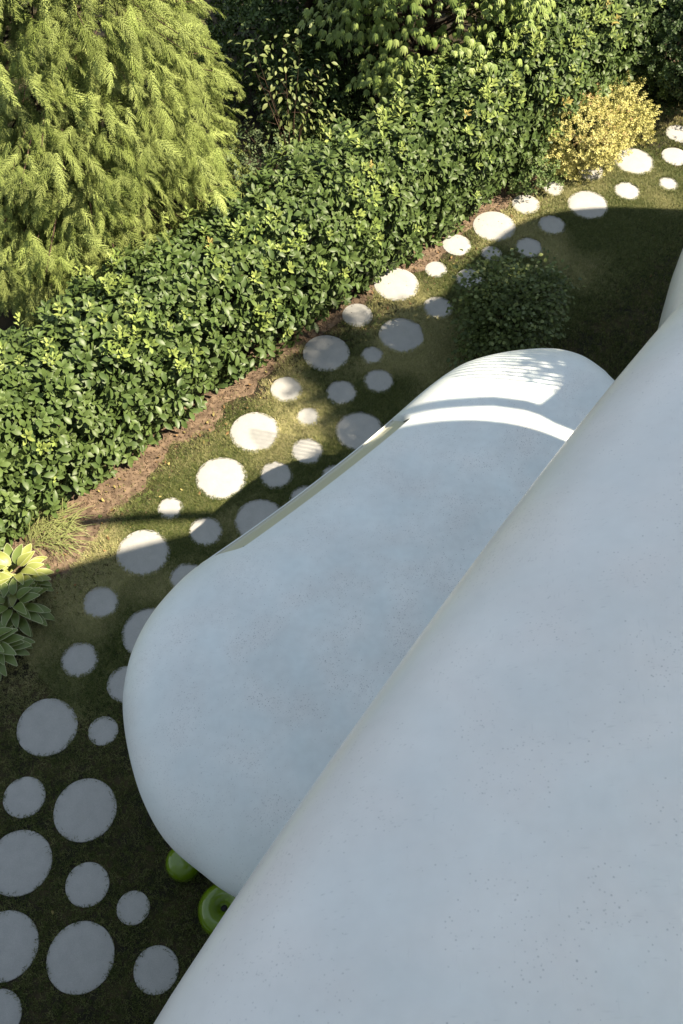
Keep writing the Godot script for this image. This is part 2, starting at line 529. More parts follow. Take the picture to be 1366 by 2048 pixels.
func build_grass() -> void:
	var kinds := []
	for v in 4:
		var st := begin()
		for b in 6:
			var a := R(0, TAU)
			var lean := R(0.25, 1.0)
			var ln := R(0.014, 0.034)
			var at := Vector3(R(-0.014, 0.014), 0, R(-0.014, 0.014))
			var d := Vector3(cos(a) * lean, 1, sin(a) * lean).normalized()
			var sd := Vector3(-sin(a), 0, cos(a)) * R(0.0012, 0.002)
			var m := at + d * ln * 0.6
			var t := at + d * ln + Vector3(cos(a), -0.35, sin(a)) * ln * 0.25 * lean
			for q in [at - sd, at + sd, m + sd * 0.8, at - sd, m + sd * 0.8, m - sd * 0.8, m - sd * 0.8, m + sd * 0.8, t]:
				st.add_vertex(q)
		kinds.append(done(st, false))
	var xs := [[], [], [], []]; var cs := [[], [], [], []]
	var n := 0
	while n < 600000:
		var p := Vector2(R(-5.6, 6.4), R(-13.8, 1.0))
		if n % 4 == 0: p = FOOT + HD * R(-0.5, 10.8) + HN * (R(0.0, 1.2) + R(0.0, 1.2))
		n += 1
		if absf(p.x) > 0.36 * (8.09 - 0.52 * p.y) + 1.5: continue
		var d := hedge_dist(p)
		if d < 0.02: continue
		# under the lower roof and beyond the side bulge nothing is seen
		var s := (p.x - p.y) * 0.70711
		var q := -(p.x + p.y) * 0.70711
		if q < 2.9 and s > 0.9 and s < 5.3: continue
		if p.x > 0.6 and p.y > -4.5: continue
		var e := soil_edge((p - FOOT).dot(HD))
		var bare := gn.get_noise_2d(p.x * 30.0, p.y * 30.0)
		var dry_sunny := clampf(gn.get_noise_2d(p.x * 16.0 + 70.0, p.y * 16.0) * 1.7 + 0.75 - (d - e) * 0.46, 0, 1) * smoothstep(2.6, 0.9, d - e)  # dryness near the hedge, plus painted sun: lighter strip, darker lawn beyond
		if d < e + 0.1 * bare and rng.randf() < 0.93: continue
		if rng.randf() < clampf(0.5 - (d - e) * 0.9, 0, 0.5) + maxf(0.0, bare) * 0.7: continue
		if inside_stone(p, -0.004): continue
		var sc := R(0.85, 1.6)
		if inside_stone(p, 0.035): sc *= 1.25
		var b := Basis(Vector3.UP, R(0, TAU)).scaled(Vector3(sc, sc * R(0.7, 1.2), sc))
		var k := n % 4
		xs[k].append(Transform3D(b, Vector3(p.x, 0, p.y)))
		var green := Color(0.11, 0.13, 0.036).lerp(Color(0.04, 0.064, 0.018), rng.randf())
		var sunlit_straw := Color(0.56, 0.49, 0.27).lerp(Color(0.36, 0.36, 0.14), rng.randf())
		cs[k].append(green.lerp(sunlit_straw, clampf(dry_sunny * 0.75 + R(-0.3, 0.35), 0, 1)))
	var lawn := thing("grass", "short patchy lawn grass between the round stepping stones", "grass", Vector3.ZERO)
	lawn.set_meta("kind", "stuff")
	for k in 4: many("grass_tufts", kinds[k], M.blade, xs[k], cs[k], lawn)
	# broad-leaved weeds and clover in the sunny strip
	var wl := begin()
	for i in 7:
		add_leaf(wl, Transform3D(frame_to(Vector3(cos(i * 0.95), R(0.2, 0.5), sin(i * 0.95)), Vector3.UP, 0), Vector3.ZERO), 0.03, 0.017, 0.1, 0.5, 3)
	var wm := done(wl, false)
	var wx := []; var wc := []
	for i in 900:
		var p := FOOT + HD * R(0.0, 9.5) + HN * (0.35 + absf(rng.randfn(0, 0.55)))
		if inside_stone(p, 0.0) or gn.get_noise_2d(p.x * 35, p.y * 35) < 0.0: continue
		wx.append(Transform3D(Basis(Vector3.UP, R(0, TAU)).scaled(Vector3.ONE * R(0.4, 1.1)), Vector3(p.x, 0.008, p.y)))
		wc.append(Color(0.07, 0.12, 0.03).lerp(Color(0.16, 0.19, 0.05), rng.randf()))
	many("clover", wm, M.leaf, wx, wc, lawn)

func build_stones() -> void:
	# x, z, radius, label
	stones = [
		[4.06, -12.07, 0.30, "large sunlit stone in front of the yellow shrub's right half"],
		[4.50, -11.61, 0.15, "small sunlit stone just above the building shadow near the right edge"],
		[3.88, -11.41, 0.20, "medium sunlit stone between the half-shaded large stone and the small far right one"],
		[3.29, -11.08, 0.30, "large stone cut by the curved building shadow, its upper half sunlit"],
		[2.74, -10.63, 0.20, "medium stone wholly in building shade next to the large half-sunlit stone"],
		[2.40, -11.03, 0.20, "medium sunlit stone below the small pale green shrub"],
		[1.93, -10.55, 0.30, "large sunlit stone behind the shaded bush, shade touching its lower right"],
		[1.40, -10.15, 0.20, "medium sunlit stone beside bare soil, left above the shaded bush"],
		[1.11, -9.66, 0.15, "small sunlit stone between the hedge soil and the shaded bush"],
		[0.08, -8.77, 0.20, "medium dappled stone on the soil, next below the stone under the hedge leaves"],
		[0.66, -8.46, 0.30, "large shaded stone left of the bush, just past the curved roof end"],
		[-0.29, -8.10, 0.30, "large stone with leafy dapple along its top, near the hedge"],
		[0.29, -8.10, 0.15, "small shaded stone between two large shaded stones"],
		[0.38, -7.69, 0.20, "medium shaded stone nearest the curved far end of the lower roof"],
		[-0.07, -7.48, 0.20, "medium shaded stone directly below the large leafy-dappled one"],
		[-0.75, -7.49, 0.20, "medium stone in tree shade on soil close to the hedge"],
		[-0.46, -7.09, 0.15, "small shaded stone between the tree-dappled large stone and the roof"],
		[-1.08, -6.82, 0.30, "large pale stone with a soft tree shadow across its upper half"],
		[-0.44, -6.58, 0.20, "medium stone sunlit but for its lower right edge, below a small shaded stone"],
		[-0.78, -6.22, 0.20, "medium stone crossed diagonally by shade, right of the brightest large stone"],
		[-1.41, -6.14, 0.30, "large fully sunlit white stone in the middle of the sunny strip"],
		[-1.94, -5.70, 0.15, "small sunlit stone touching the thin finger of shadow"],
		[-1.51, -5.42, 0.20, "medium stone with a sunlit upper left wedge, under the finger shadow"],
		[-2.16, -5.11, 0.30, "large stone crossed by the long straight shadow edge"],
		[-2.52, -4.48, 0.20, "medium shaded stone just below the stone on the straight shadow edge"],
		[-2.63, -3.82, 0.20, "medium shaded stone level with the end of the hosta row"],
		[-2.82, -3.09, 0.30, "large shaded stone with a small one close at its right, below the hostas"],
		[-2.26, -3.08, 0.15, "small shaded stone between a large stone and the roof's leftmost bulge"],
		[-2.90, -2.39, 0.20, "medium shaded stone near the left edge, left of a large whole stone"],
		[-2.30, -2.30, 0.30, "large whole shaded stone left of the lower roof's near curve"],
		[-2.16, -1.63, 0.20, "medium shaded stone left of the small round green stool"],
		[-1.71, -1.45, 0.15, "small shaded stone left of the dimpled green stool"],
		[-2.11, -1.02, 0.30, "largest-looking whole stone near the bottom edge, in deep shade"],
		[-1.43, -0.95, 0.20, "medium shaded stone at the bottom beside the upper roof edge"],
		[4.68, -12.23, 0.20, "medium sunlit stone cut by the right edge of the picture, beside the large one"],
		[4.81, -12.76, 0.20, "medium sunlit stone by the dark shrub in the upper right corner"],
		[3.39, -11.79, 0.20, "medium sunlit stone half hidden under the yellow shrub"],
		[2.82, -11.40, 0.15, "small stone with leaf shadows between the yellow shrub and the pale green one"],
		[0.58, -9.35, 0.30, "large sunlit stone with its upper left tucked under hedge leaves"],
		[2.39, -10.16, 0.20, "medium shaded stone half covered by the bush's top leaves"],
		[1.57, -9.51, 0.20, "shaded stone almost hidden behind the bush's left side"],
		[1.87, -10.01, 0.15, "small stone showing only as a sliver behind the bush top"],
		[1.13, -8.97, 0.20, "medium stone half in sun at the bush's left edge"],
		[0.17, -6.91, 0.30, "large shaded stone partly hidden by the upper end of the gutter band"],
		[-0.91, -5.59, 0.30, "large shaded stone cut by the middle of the gutter band"],
		[-1.64, -4.82, 0.20, "medium shaded stone peeking out at the gutter band's near end"],
		[-1.95, -4.16, 0.30, "large shaded stone half hidden by the roof's upper left curve"],
		[-2.11, -3.58, 0.20, "medium shaded stone half hidden by the roof's leftmost bulge"],
		[-2.82, -1.79, 0.30, "large shaded stone cut by the left edge, below the medium one"],
		[-2.80, -1.08, 0.30, "large shaded stone cut by the left edge, beside the largest-looking stone"],
		[-2.73, -0.54, 0.20, "shaded stone cut off in the bottom left corner"],
		[-0.41, -5.91, 0.20, "shaded stone of which a rim shows above the gutter band's middle"],
		[-0.11, -6.26, 0.15, "tiny visible tip of a stone above the gutter band's upper half"]]
	for s in stones:
		var r: float = s[2]
		var m := lathe([Vector2(r * 0.98, -0.05), Vector2(r, -0.04), Vector2(r, 0.007), Vector2(r - 0.003, 0.011), Vector2(r - 0.008, 0.013), Vector2(r * 0.5, 0.0135), Vector2(0.0001, 0.014)], 56, 0.006)
		var o := part("stepping_stone", m, M.stone, self, Transform3D(Basis(Vector3.UP, R(0, TAU)), Vector3(s[0], 0, s[1])))
		tag(o, s[3], "stepping stone", "round concrete stepping stones in the lawn")

# ---------------------------------------------------------------- plants
func sprig(leaves: int, ln: float, wd: float, stem: float, open: float, curl: float, young: bool) -> ArrayMesh:
	# a shoot along +y with leaves in a spiral
	var st := begin()
	for i in leaves:
		var t := float(i) / leaves
		var a := i * 2.4 + R(-0.3, 0.3)
		var tilt := lerpf(open, 0.35 if young else 0.55, t) + R(-0.15, 0.15)
		var d := Vector3(cos(a) * sin(tilt), cos(tilt), sin(a) * sin(tilt))
		var at := Vector3(0, stem * t, 0) + d * 0.008
		var sz := lerpf(1.0, 0.62, t * t) * R(0.85, 1.12)
		add_leaf(st, Transform3D(frame_to(d, Vector3.UP, R(-0.45, 0.45)), at), ln * sz, wd * sz, R(0.15, 0.4), curl + R(-0.15, 0.3), 4, 1.2)
	return done(st, false)

func scatter_color(a: Color, b: Color) -> Color:
	var c := a.lerp(b, rng.randf())
	var k := R(0.85, 1.15)
	return Color(c.r * k, c.g * k, c.b * k)

func hedge_point(s: float, u: float) -> Array:
	# u runs 0..1 over the front face from the foot, then over the top; gives position and outward normal
	var n3 := Vector3(HN.x, 0, HN.y)
	var top := 1.72 + 0.16 * gn.get_noise_2d(s * 14.0, 40.0) + 0.03 * maxf(0, s - 5.0)
	var bulge := 0.08 * gn.get_noise_2d(s * 24.0, u * 45.0)
	var p: Vector2
	var y: float
	var nrm: Vector3
	if u < 0.58:
		var t := u / 0.58
		y = 0.04 + t * (top - 0.04)
		var d := -0.04 + 0.16 * sin(PI * clampf(t * 0.9 + 0.06, 0, 1)) - 0.24 * t * t + bulge
		p = FOOT + HD * s + HN * d
		nrm = (n3 + Vector3.UP * (t * 0.8 - 0.25)).normalized()
	else:
		var t := (u - 0.58) / 0.42
		var d := lerpf(-0.3, -1.4, t) + bulge
		y = top - 0.25 * pow(t, 3.0) - 0.1 * pow(1.0 - t, 4.0) + bulge * 0.6
		p = FOOT + HD * s + HN * d
		nrm = (Vector3.UP + n3 * (0.35 - 0.7 * t)).normalized()
	return [Vector3(p.x, y, p.y), nrm]

func build_hedge() -> void:
	var h := thing("laurel_hedge", "thick glossy laurel hedge running diagonally behind the stepping stones", "hedge", Vector3.ZERO)
	var kinds := []
	for i in 5: kinds.append(sprig(9, 0.12, 0.06, 0.09, 1.45, 0.5, false))
	var xs := [[], [], [], [], []]; var cs := [[], [], [], [], []]
	for i in 7800:
		var s := R(-2.3, 11.7)
		var u := rng.randf()
		var e := hedge_point(s, u)
		var deep := R(0.0, 0.28) if i % 3 else R(0.25, 0.5)
		var d: Vector3 = (e[1] * R(0.7, 1.2) + Vector3.UP * R(-0.1, 0.75) + Vector3(R(-0.6, 0.6), R(-0.3, 0.3), R(-0.6, 0.6))).normalized()
		var b := frame_to(d, Vector3.UP, R(0, TAU)).scaled_local(Vector3.ONE * R(0.75, 1.15))
		var k := i % 5
		xs[k].append(Transform3D(b, e[0] - e[1] * deep - d * 0.07))
		cs[k].append(scatter_color(Color(0.055, 0.092, 0.024), Color(0.1, 0.145, 0.042)))
	for k in 5: many("foliage", kinds[k], M.laurel, xs[k], cs[k], h)
	# young yellow-green shoots, most of them on the top and the upper face
	var yk := []
	for i in 3: yk.append(sprig(9, 0.085, 0.036, 0.13, 1.0, 0.3, true))
	xs = [[], [], []]; cs = [[], [], []]
	for i in 520:
		var s := R(-2.3, 11.7)
		var u := clampf(0.62 + rng.randfn(0, 0.17), 0.1, 0.98)
		if gn.get_noise_2d(s * 30.0, u * 60.0) < -0.12: continue
		var e := hedge_point(s, u)
		var d := (e[1] * 0.6 + Vector3.UP * R(0.5, 1.2) + Vector3(R(-0.35, 0.35), 0, R(-0.35, 0.35))).normalized() as Vector3
		xs[i % 3].append(Transform3D(frame_to(d, Vector3.UP, R(0, TAU)).scaled_local(Vector3.ONE * R(0.7, 1.2)), e[0] + e[1] * R(-0.08, 0.06)))
		var c := scatter_color(Color(0.165, 0.23, 0.055), Color(0.27, 0.33, 0.09))
		if rng.randf() < 0.03: c = Color(0.32, 0.27, 0.08)
		cs[i % 3].append(c)
	for k in 3: many("young_shoots", yk[k], M.leaf, xs[k], cs[k], h)
	# stems inside
	var st := begin()
	for i in 46:
		var s := -2.2 + i * 0.29
		var p := FOOT + HD * (s + R(-0.1, 0.1)) + HN * R(-0.85, -0.35)
		var q := Vector3(p.x, 0, p.y)
		for b in 3:
			tube(st, [q, q + Vector3(R(-0.15, 0.15), 0.6, R(-0.15, 0.15)), q + Vector3(R(-0.4, 0.4), 1.4, R(-0.4, 0.4))], [0.025, 0.018, 0.008], 6)
	part("stems", done(st), M.bark, h)
	# the leaves that show largest, each its own
	var leaves := []
	for i in 4:
		var ls := begin()
		add_leaf(ls, Transform3D(), R(0.115, 0.138), R(0.057, 0.066), R(0.2, 0.4), R(0.3, 0.7), 6, 1.2)
		leaves.append(done(ls, false))
	var tones := [M.one_laurel, M.one_laurel, M.one_laurel_pale, M.one_laurel_deep]
	for i in 290:
		var s := R(-0.2, 5.2)
		var e := hedge_point(s, R(0.05, 0.75))
		var d := (Vector3(HN.x, 0, HN.y) * R(0.4, 1.0) + Vector3(R(-0.9, 0.9), R(-0.7, 0.6), R(-0.9, 0.9))).normalized() as Vector3
		part("leaf", leaves[i % 4], tones[(i / 4) % 4], h, Transform3D(frame_to(d, (e[1] + Vector3.UP).normalized(), R(-0.5, 0.5)), e[0] - d * 0.05 + e[1] * R(-0.02, 0.05)))

func frond() -> ArrayMesh:
	# a flat feathery cypress spray along +y
	var st := begin()
	var n := 12
	var sag := R(0.25, 0.5)
	for i in n:
		var t := float(i) / n
		var base := Vector3(0, 0.42 * t, -0.42 * sag * t * t)
		for sd in [-1.0, 1.0]:
			var ln := 0.17 * (1.0 - t * 0.75) * R(0.75, 1.15) * (0.55 + 0.45 * minf(1.0, t * 6.0))
			var ang := R(0.6, 0.85)
			var d := Vector3(sin(ang) * sd, cos(ang), R(-0.6, 0.35)).normalized()
			var m := 5
			var prev := base
			for j in m:
				var u := float(j + 1) / m
				var q := base + d * ln * u + Vector3(0, 0.02 * u * u, -0.05 * u * u)
				var side := Vector3(-d.y, d.x, 0) * 0.0062 * (1.1 - u * 0.7)
				quad(st, prev - side, prev + side, q + side, q - side)
				for s2 in [-1.0, 1.0]:
					var d2: Vector3 = (d * 0.75 + Vector3(-d.y, d.x, 0) * s2 * 0.7 + Vector3(0, 0, R(-0.5, 0.4))).normalized()
					var l2 := 0.05 * (1.1 - u * 0.7) * R(0.7, 1.3)
					var w2 := d * 0.0055
					for v in [prev - w2, prev + w2, prev + d2 * l2]: st.add_vertex(v)
				prev = q
	return done(st, false)

func build_conifer() -> void:
	var c := thing("conifer_tree", "big yellow-green cypress tree with feathery drooping sprays behind the hedge", "tree", Vector3(-3.3, 0, -9.7))
	var st := begin()
	tube(st, [Vector3.ZERO, Vector3(0.05, 2.0, 0), Vector3(0, 5, 0.05), Vector3(0, 8.2, 0)], [0.2, 0.17, 0.1, 0.02], 10)
	part("trunk", done(st), M.bark, c)
	var kinds := []
	for i in 5: kinds.append(frond())
	var xs := [[], [], [], [], []]; var cs := [[], [], [], [], []]
	var br := begin()
	var n := 0
	for i in 980:
		var y := 0.35 + 7.4 * pow(rng.randf(), 1.25)
		var a := R(0, TAU)
		var rad := conifer_radius(y) * (1.0 + 0.13 * gn.get_noise_2d(a * 24.0, y * 26.0)) * R(0.72, 1.06)
		var out := Vector3(cos(a), 0, sin(a))
		var tip := out * rad + Vector3(0, y - 0.1, 0)
		var root := Vector3(0, y + 0.15, 0) + out * 0.1
		if i % 3 == 0: tube(br, [root, root.lerp(tip, 0.5) + Vector3(0, 0.1, 0), tip], [0.022, 0.013, 0.004], 5)
		var tone := R(0.72, 1.22)
		var tang := Vector3(-sin(a), 0, cos(a))
		var seen := out.z > -0.75
		for f in (15 if seen else 4):
			var t := 1.0 - pow(rng.randf(), 1.6) * 0.5
			var p := root.lerp(tip, t) + tang * R(-0.34, 0.34) * (1.25 - t * 0.4) + Vector3(0, R(-0.16, 0.16), 0)
			var d := (out * R(0.5, 1.0) + tang * R(-0.75, 0.75) + Vector3.DOWN * R(0.05, 0.85)).normalized()
			var k := n % 5
			n += 1
			xs[k].append(Transform3D(frame_to(d, (Vector3.UP + out * 0.5).normalized(), R(-0.9, 0.9)).scaled_local(Vector3.ONE * R(0.35, 0.82)), p - d * 0.12))
			cs[k].append(scatter_color(Color(0.195, 0.25, 0.06), Color(0.35, 0.415, 0.135)) * tone)
	part("branches", done(br), M.bark, c)
	for k in 5: many("sprays", kinds[k], M.frond, xs[k], cs[k], c)

func conifer_radius(y: float) -> float:
	return 2.15 * pow(clampf(1.0 - (y - 1.2) / 7.4, 0.02, 1.0), 0.75) if y > 1.2 else lerpf(1.9, 2.15, y / 1.2)

func leaf_crown(parent: Node, called: String, mesh_kinds: Array, material: Material, center: Vector3, radii: Vector3, clumps: int, per: int, clump_r: float, ca: Color, cb: Color, droop: float, sd: int, hollow: float = 0.45) -> void:
	var xs := []; var cs := []
	for k in mesh_kinds: xs.append([]); cs.append([])
	var r0 := rng.seed
	var n := 0
	for i in clumps:
		var v := Vector3(rng.randfn(), rng.randfn(), rng.randfn()).normalized()
		var rr := lerpf(hollow, 1.0, sqrt(rng.randf()))
		rr *= 1.0 + 0.25 * gn.get_noise_3d(v.x * 50.0 + sd, v.y * 50.0, v.z * 50.0)
		var c := center + v * radii * rr
		for j in per:
			var o := Vector3(rng.randfn(), rng.randfn() * 0.7, rng.randfn()) * clump_r
			var d := (v * 0.7 + o.normalized() * 0.7 + Vector3.DOWN * droop + Vector3(R(-0.5, 0.5), R(-0.4, 0.4), R(-0.5, 0.5))).normalized()
			var k := n % mesh_kinds.size()
			n += 1
			xs[k].append(Transform3D(frame_to(d, Vector3.UP, R(-0.7, 0.7)).scaled_local(Vector3.ONE * R(0.7, 1.2)), c + o))
			cs[k].append(scatter_color(ca, cb))
	for k in mesh_kinds.size(): many(called, mesh_kinds[k], material, xs[k], cs[k], parent)

func single_leaf(ln: float, wd: float, curl: float, n: int = 3) -> ArrayMesh:
	var st := begin()
	add_leaf(st, Transform3D(), ln, wd, 0.25, curl, n, 0.85)
	return done(st, false)

func fan(leaflets: int, ln: float, wd: float, spread: float) -> ArrayMesh:
	# drooping leaflets in a hand-like fan
	var st := begin()
	for i in leaflets:
		var t := (float(i) / (leaflets - 1) - 0.5) * 2.0
		var a := t * spread
		var d := Vector3(sin(a), cos(a), R(-0.25, 0.05)).normalized()
		add_leaf(st, Transform3D(frame_to(d, Vector3.BACK, R(-0.2, 0.2)), Vector3(sin(a) * 0.01, 0, 0)), ln * (1.0 - 0.3 * absf(t)) * R(0.85, 1.1), wd, 0.2, 0.7, 4, 0.72)
	return done(st, false)

func woody(parent: Node, height: float, spread: float, stems: int, r: float, base: Vector3 = Vector3.ZERO) -> void:
	for i in stems:
		var st := begin()
		var a := TAU * i / stems + R(-0.4, 0.4)
		var tip := base + Vector3(cos(a) * spread, height * R(0.8, 1.1), sin(a) * spread)
		var mid := base + Vector3(cos(a) * spread * 0.35, height * 0.5, sin(a) * spread * 0.35)
		tube(st, [base + Vector3(cos(a), 0, sin(a)) * r, mid, tip], [r, r * 0.7, r * 0.25], 7)
		for j in 5:
			var p := mid.lerp(tip, R(0.0, 0.9))
			tube(st, [p, p + Vector3(R(-1, 1), R(0.1, 0.8), R(-1, 1)) * spread * 0.45], [r * 0.35, r * 0.1], 5)
		part("stem", done(st), M.bark, parent)

func build_plants() -> void:
	# drooping light green tree over the hedge
	var m := thing("maple_tree", "light green tree with drooping hand-shaped leaves at the top centre", "tree", Vector3(0.85, 0, -12.75))
	var st := begin()
	tube(st, [Vector3.ZERO, Vector3(0.05, 1.2, 0.05), Vector3(-0.05, 2.6, 0.1), Vector3(0, 4.2, 0.1)], [0.09, 0.08, 0.055, 0.02], 9)
	part("trunk", done(st), M.bark, m)
	var fans := [fan(5, 0.14, 0.032, 0.75), fan(5, 0.15, 0.034, 0.6), fan(5, 0.13, 0.03, 0.9)]
	var xs := [[], [], []]; var cs := [[], [], []]
	var own := []
	var bs := begin()
	for i in 330:
		# layered sprays: each a flattish tier that droops at its rim
		var a := R(0, TAU)
		var y := R(1.2, 5.2)
		var rr := 1.55 * sqrt(clampf(1.0 - pow((y - 2.9) / 2.6, 2.0), 0.05, 1.0)) * sqrt(R(0.2, 1.0))
		var out := Vector3(cos(a), 0, sin(a))
		var c := out * rr + Vector3(0, y, 0)
		if i % 2 == 0: tube(bs, [Vector3(0, y - 0.3, 0.08), c * Vector3(0.6, 1, 0.6) + Vector3(0, 0.02, 0), c], [0.02, 0.011, 0.004], 5)
		for j in 24:
			var o := Vector3(rng.randfn() * 0.2, rng.randfn() * 0.045, rng.randfn() * 0.2)
			var d := (out * 0.75 + o.normalized() * 0.5 + Vector3.DOWN * R(0.25, 0.95)).normalized()
			var k := (i + j) % 3
			var xf := Transform3D(frame_to(d, Vector3.UP, R(-0.4, 0.4)).scaled_local(Vector3.ONE * R(0.6, 1.0)), c + o - Vector3(0, 0.25 * Vector2(o.x, o.z).length(), 0))
			if own.size() < 150 and (c + o).z > 0.35 and y < 3.2 and j % 3 == 0: own.append([k, xf])
			else:
				xs[k].append(xf)
				cs[k].append(scatter_color(Color(0.15, 0.22, 0.05), Color(0.25, 0.32, 0.09)))
	part("branches", done(bs), M.bark, m)
	for k in 3: many("foliage", fans[k], M.leaf, xs[k], cs[k], m)
	for i in own.size(): part("leaf", fans[own[i][0]], M.one_maple if i % 2 else M.one_maple_pale, m, own[i][1])

	# dark trees that close the view behind the gap
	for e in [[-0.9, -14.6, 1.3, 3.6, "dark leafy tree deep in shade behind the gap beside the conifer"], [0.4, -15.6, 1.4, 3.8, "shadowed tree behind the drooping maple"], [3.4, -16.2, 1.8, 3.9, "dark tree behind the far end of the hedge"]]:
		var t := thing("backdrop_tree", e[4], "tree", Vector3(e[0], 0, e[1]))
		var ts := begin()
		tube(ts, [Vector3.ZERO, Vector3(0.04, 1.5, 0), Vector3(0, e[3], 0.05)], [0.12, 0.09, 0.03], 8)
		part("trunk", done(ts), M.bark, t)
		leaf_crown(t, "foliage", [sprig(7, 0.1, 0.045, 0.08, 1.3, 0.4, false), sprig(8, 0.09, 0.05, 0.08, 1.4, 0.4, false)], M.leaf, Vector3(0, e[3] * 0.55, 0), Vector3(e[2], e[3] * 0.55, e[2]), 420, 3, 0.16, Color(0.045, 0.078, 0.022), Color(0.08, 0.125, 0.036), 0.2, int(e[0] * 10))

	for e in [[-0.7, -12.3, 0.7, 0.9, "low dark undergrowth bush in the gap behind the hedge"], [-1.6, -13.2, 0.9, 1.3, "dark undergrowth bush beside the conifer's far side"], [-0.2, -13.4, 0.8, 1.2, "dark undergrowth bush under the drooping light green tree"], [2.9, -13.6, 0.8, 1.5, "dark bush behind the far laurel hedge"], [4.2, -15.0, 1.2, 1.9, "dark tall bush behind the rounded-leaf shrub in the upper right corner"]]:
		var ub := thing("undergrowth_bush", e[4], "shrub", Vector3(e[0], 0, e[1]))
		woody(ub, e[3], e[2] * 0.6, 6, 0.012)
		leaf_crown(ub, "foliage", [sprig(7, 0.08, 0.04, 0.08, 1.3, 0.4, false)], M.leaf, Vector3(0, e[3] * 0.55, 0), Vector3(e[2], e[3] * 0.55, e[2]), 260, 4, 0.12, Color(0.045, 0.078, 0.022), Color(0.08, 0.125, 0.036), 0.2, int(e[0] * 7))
	# slender climbing shrub with scattered pale leaves in the gap
	var v := thing("climbing_shrub", "thin straggly shrub with pale pointed leaves in the dark gap", "shrub", Vector3(-0.95, 0, -11.2))
	woody(v, 2.0, 0.45, 7, 0.012)
	leaf_crown(v, "foliage", [single_leaf(0.09, 0.042, 0.5), single_leaf(0.075, 0.038, 0.3)], M.leaf, Vector3(0, 1.35, 0), Vector3(0.7, 1.1, 0.75), 75, 6, 0.09, Color(0.1, 0.14, 0.04), Color(0.19, 0.22, 0.08), 0.6, 3, 0.1)
	# grey-green small-leaved shrub between conifer and hedge
	var sg := thing("small_leaved_shrub", "low grey-green shrub of tiny round leaves squeezed between conifer and hedge", "shrub", Vector3(-1.2, 0, -10.0))
	woody(sg, 1.4, 0.4, 6, 0.012)
	leaf_crown(sg, "foliage", [sprig(7, 0.04, 0.032, 0.05, 1.4, 0.3, false), sprig(6, 0.045, 0.034, 0.06, 1.4, 0.3, false)], M.leaf, Vector3(0.1, 1.0, 0.1), Vector3(0.85, 0.75, 0.75), 190, 4, 0.09, Color(0.075, 0.115, 0.05), Color(0.13, 0.165, 0.08), 0.0, 5, 0.4)

	# yellow shrub
	var y := thing("yellow_shrub", "golden yellow small-leaved shrub with orange tips beside the far stones", "shrub", Vector3(3.25, 0, -12.2))
	woody(y, 0.6, 0.4, 9, 0.01)
	var yk := [sprig(12, 0.034, 0.02, 0.06, 1.4, 0.2, false), sprig(14, 0.03, 0.018, 0.07, 1.3, 0.2, false)]
	leaf_crown(y, "foliage", yk, M.leaf, Vector3(-0.14, 0.36, 0.12), Vector3(0.76, 0.48, 0.6), 300, 8, 0.065, Color(0.4, 0.38, 0.13), Color(0.56, 0.52, 0.2), -0.5, 7, 0.5)
	leaf_crown(y, "foliage", yk, M.leaf, Vector3(0.5, 0.34, -0.5), Vector3(0.6, 0.4, 0.5), 150, 8, 0.065, Color(0.38, 0.37, 0.12), Color(0.56, 0.52, 0.2), -0.5, 8, 0.5)
	leaf_crown(y, "young_tips", [sprig(8, 0.024, 0.014, 0.04, 1.0, 0.2, true)], M.leaf, Vector3(-0.05, 0.45, 0.0), Vector3(0.64, 0.5, 0.54), 90, 4, 0.06, Color(0.5, 0.34, 0.16), Color(0.52, 0.42, 0.18), -0.6, 9, 0.85)
	# small pale green shrub at the hedge foot
	var pg := thing("pale_shrub", "small pale green shrub with clustered flower heads at the hedge foot", "shrub", Vector3(2.42, 0, -11.35))
	woody(pg, 0.4, 0.2, 6, 0.007)
	leaf_crown(pg, "foliage", [sprig(8, 0.05, 0.028, 0.05, 1.3, 0.4, false)], M.leaf, Vector3(0, 0.28, 0), Vector3(0.42, 0.26, 0.26), 70, 3, 0.05, Color(0.08, 0.13, 0.04), Color(0.14, 0.19, 0.06), -0.2, 11, 0.4)
	leaf_crown(pg, "flower_heads", [sprig(16, 0.014, 0.012, 0.02, 1.5, 0.2, true)], M.leaf, Vector3(-0.1, 0.36, 0.05), Vector3(0.35, 0.16, 0.22), 16, 6, 0.025, Color(0.22, 0.28, 0.11), Color(0.3, 0.34, 0.16), -0.6, 12, 0.8)
	# dark rounded shrub at the upper right
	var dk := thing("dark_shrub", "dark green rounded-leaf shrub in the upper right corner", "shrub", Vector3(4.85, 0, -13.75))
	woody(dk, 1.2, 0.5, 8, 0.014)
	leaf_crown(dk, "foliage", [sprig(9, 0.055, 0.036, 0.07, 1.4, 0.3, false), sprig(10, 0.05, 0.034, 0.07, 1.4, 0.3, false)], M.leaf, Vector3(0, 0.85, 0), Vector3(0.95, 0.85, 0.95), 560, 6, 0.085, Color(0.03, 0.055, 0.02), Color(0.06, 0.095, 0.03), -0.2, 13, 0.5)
	# shaded bush on the lawn
	var b := thing("shaded_bush", "loose round-leaved bush standing in building shade on the lawn", "shrub", Vector3(1.95, 0, -8.3))
	woody(b, 1.0, 0.42, 9, 0.011)
	var bl := [single_leaf(0.055, 0.046, 0.3), single_leaf(0.048, 0.04, 0.5)]
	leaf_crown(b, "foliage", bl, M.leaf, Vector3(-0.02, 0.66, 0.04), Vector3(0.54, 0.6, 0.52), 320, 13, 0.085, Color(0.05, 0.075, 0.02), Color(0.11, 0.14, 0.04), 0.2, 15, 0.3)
	leaf_crown(b, "foliage", bl, M.leaf, Vector3(-0.3, 0.98, -0.1), Vector3(0.36, 0.36, 0.34), 70, 12, 0.09, Color(0.05, 0.075, 0.02), Color(0.12, 0.15, 0.04), 0.2, 16, 0.3)
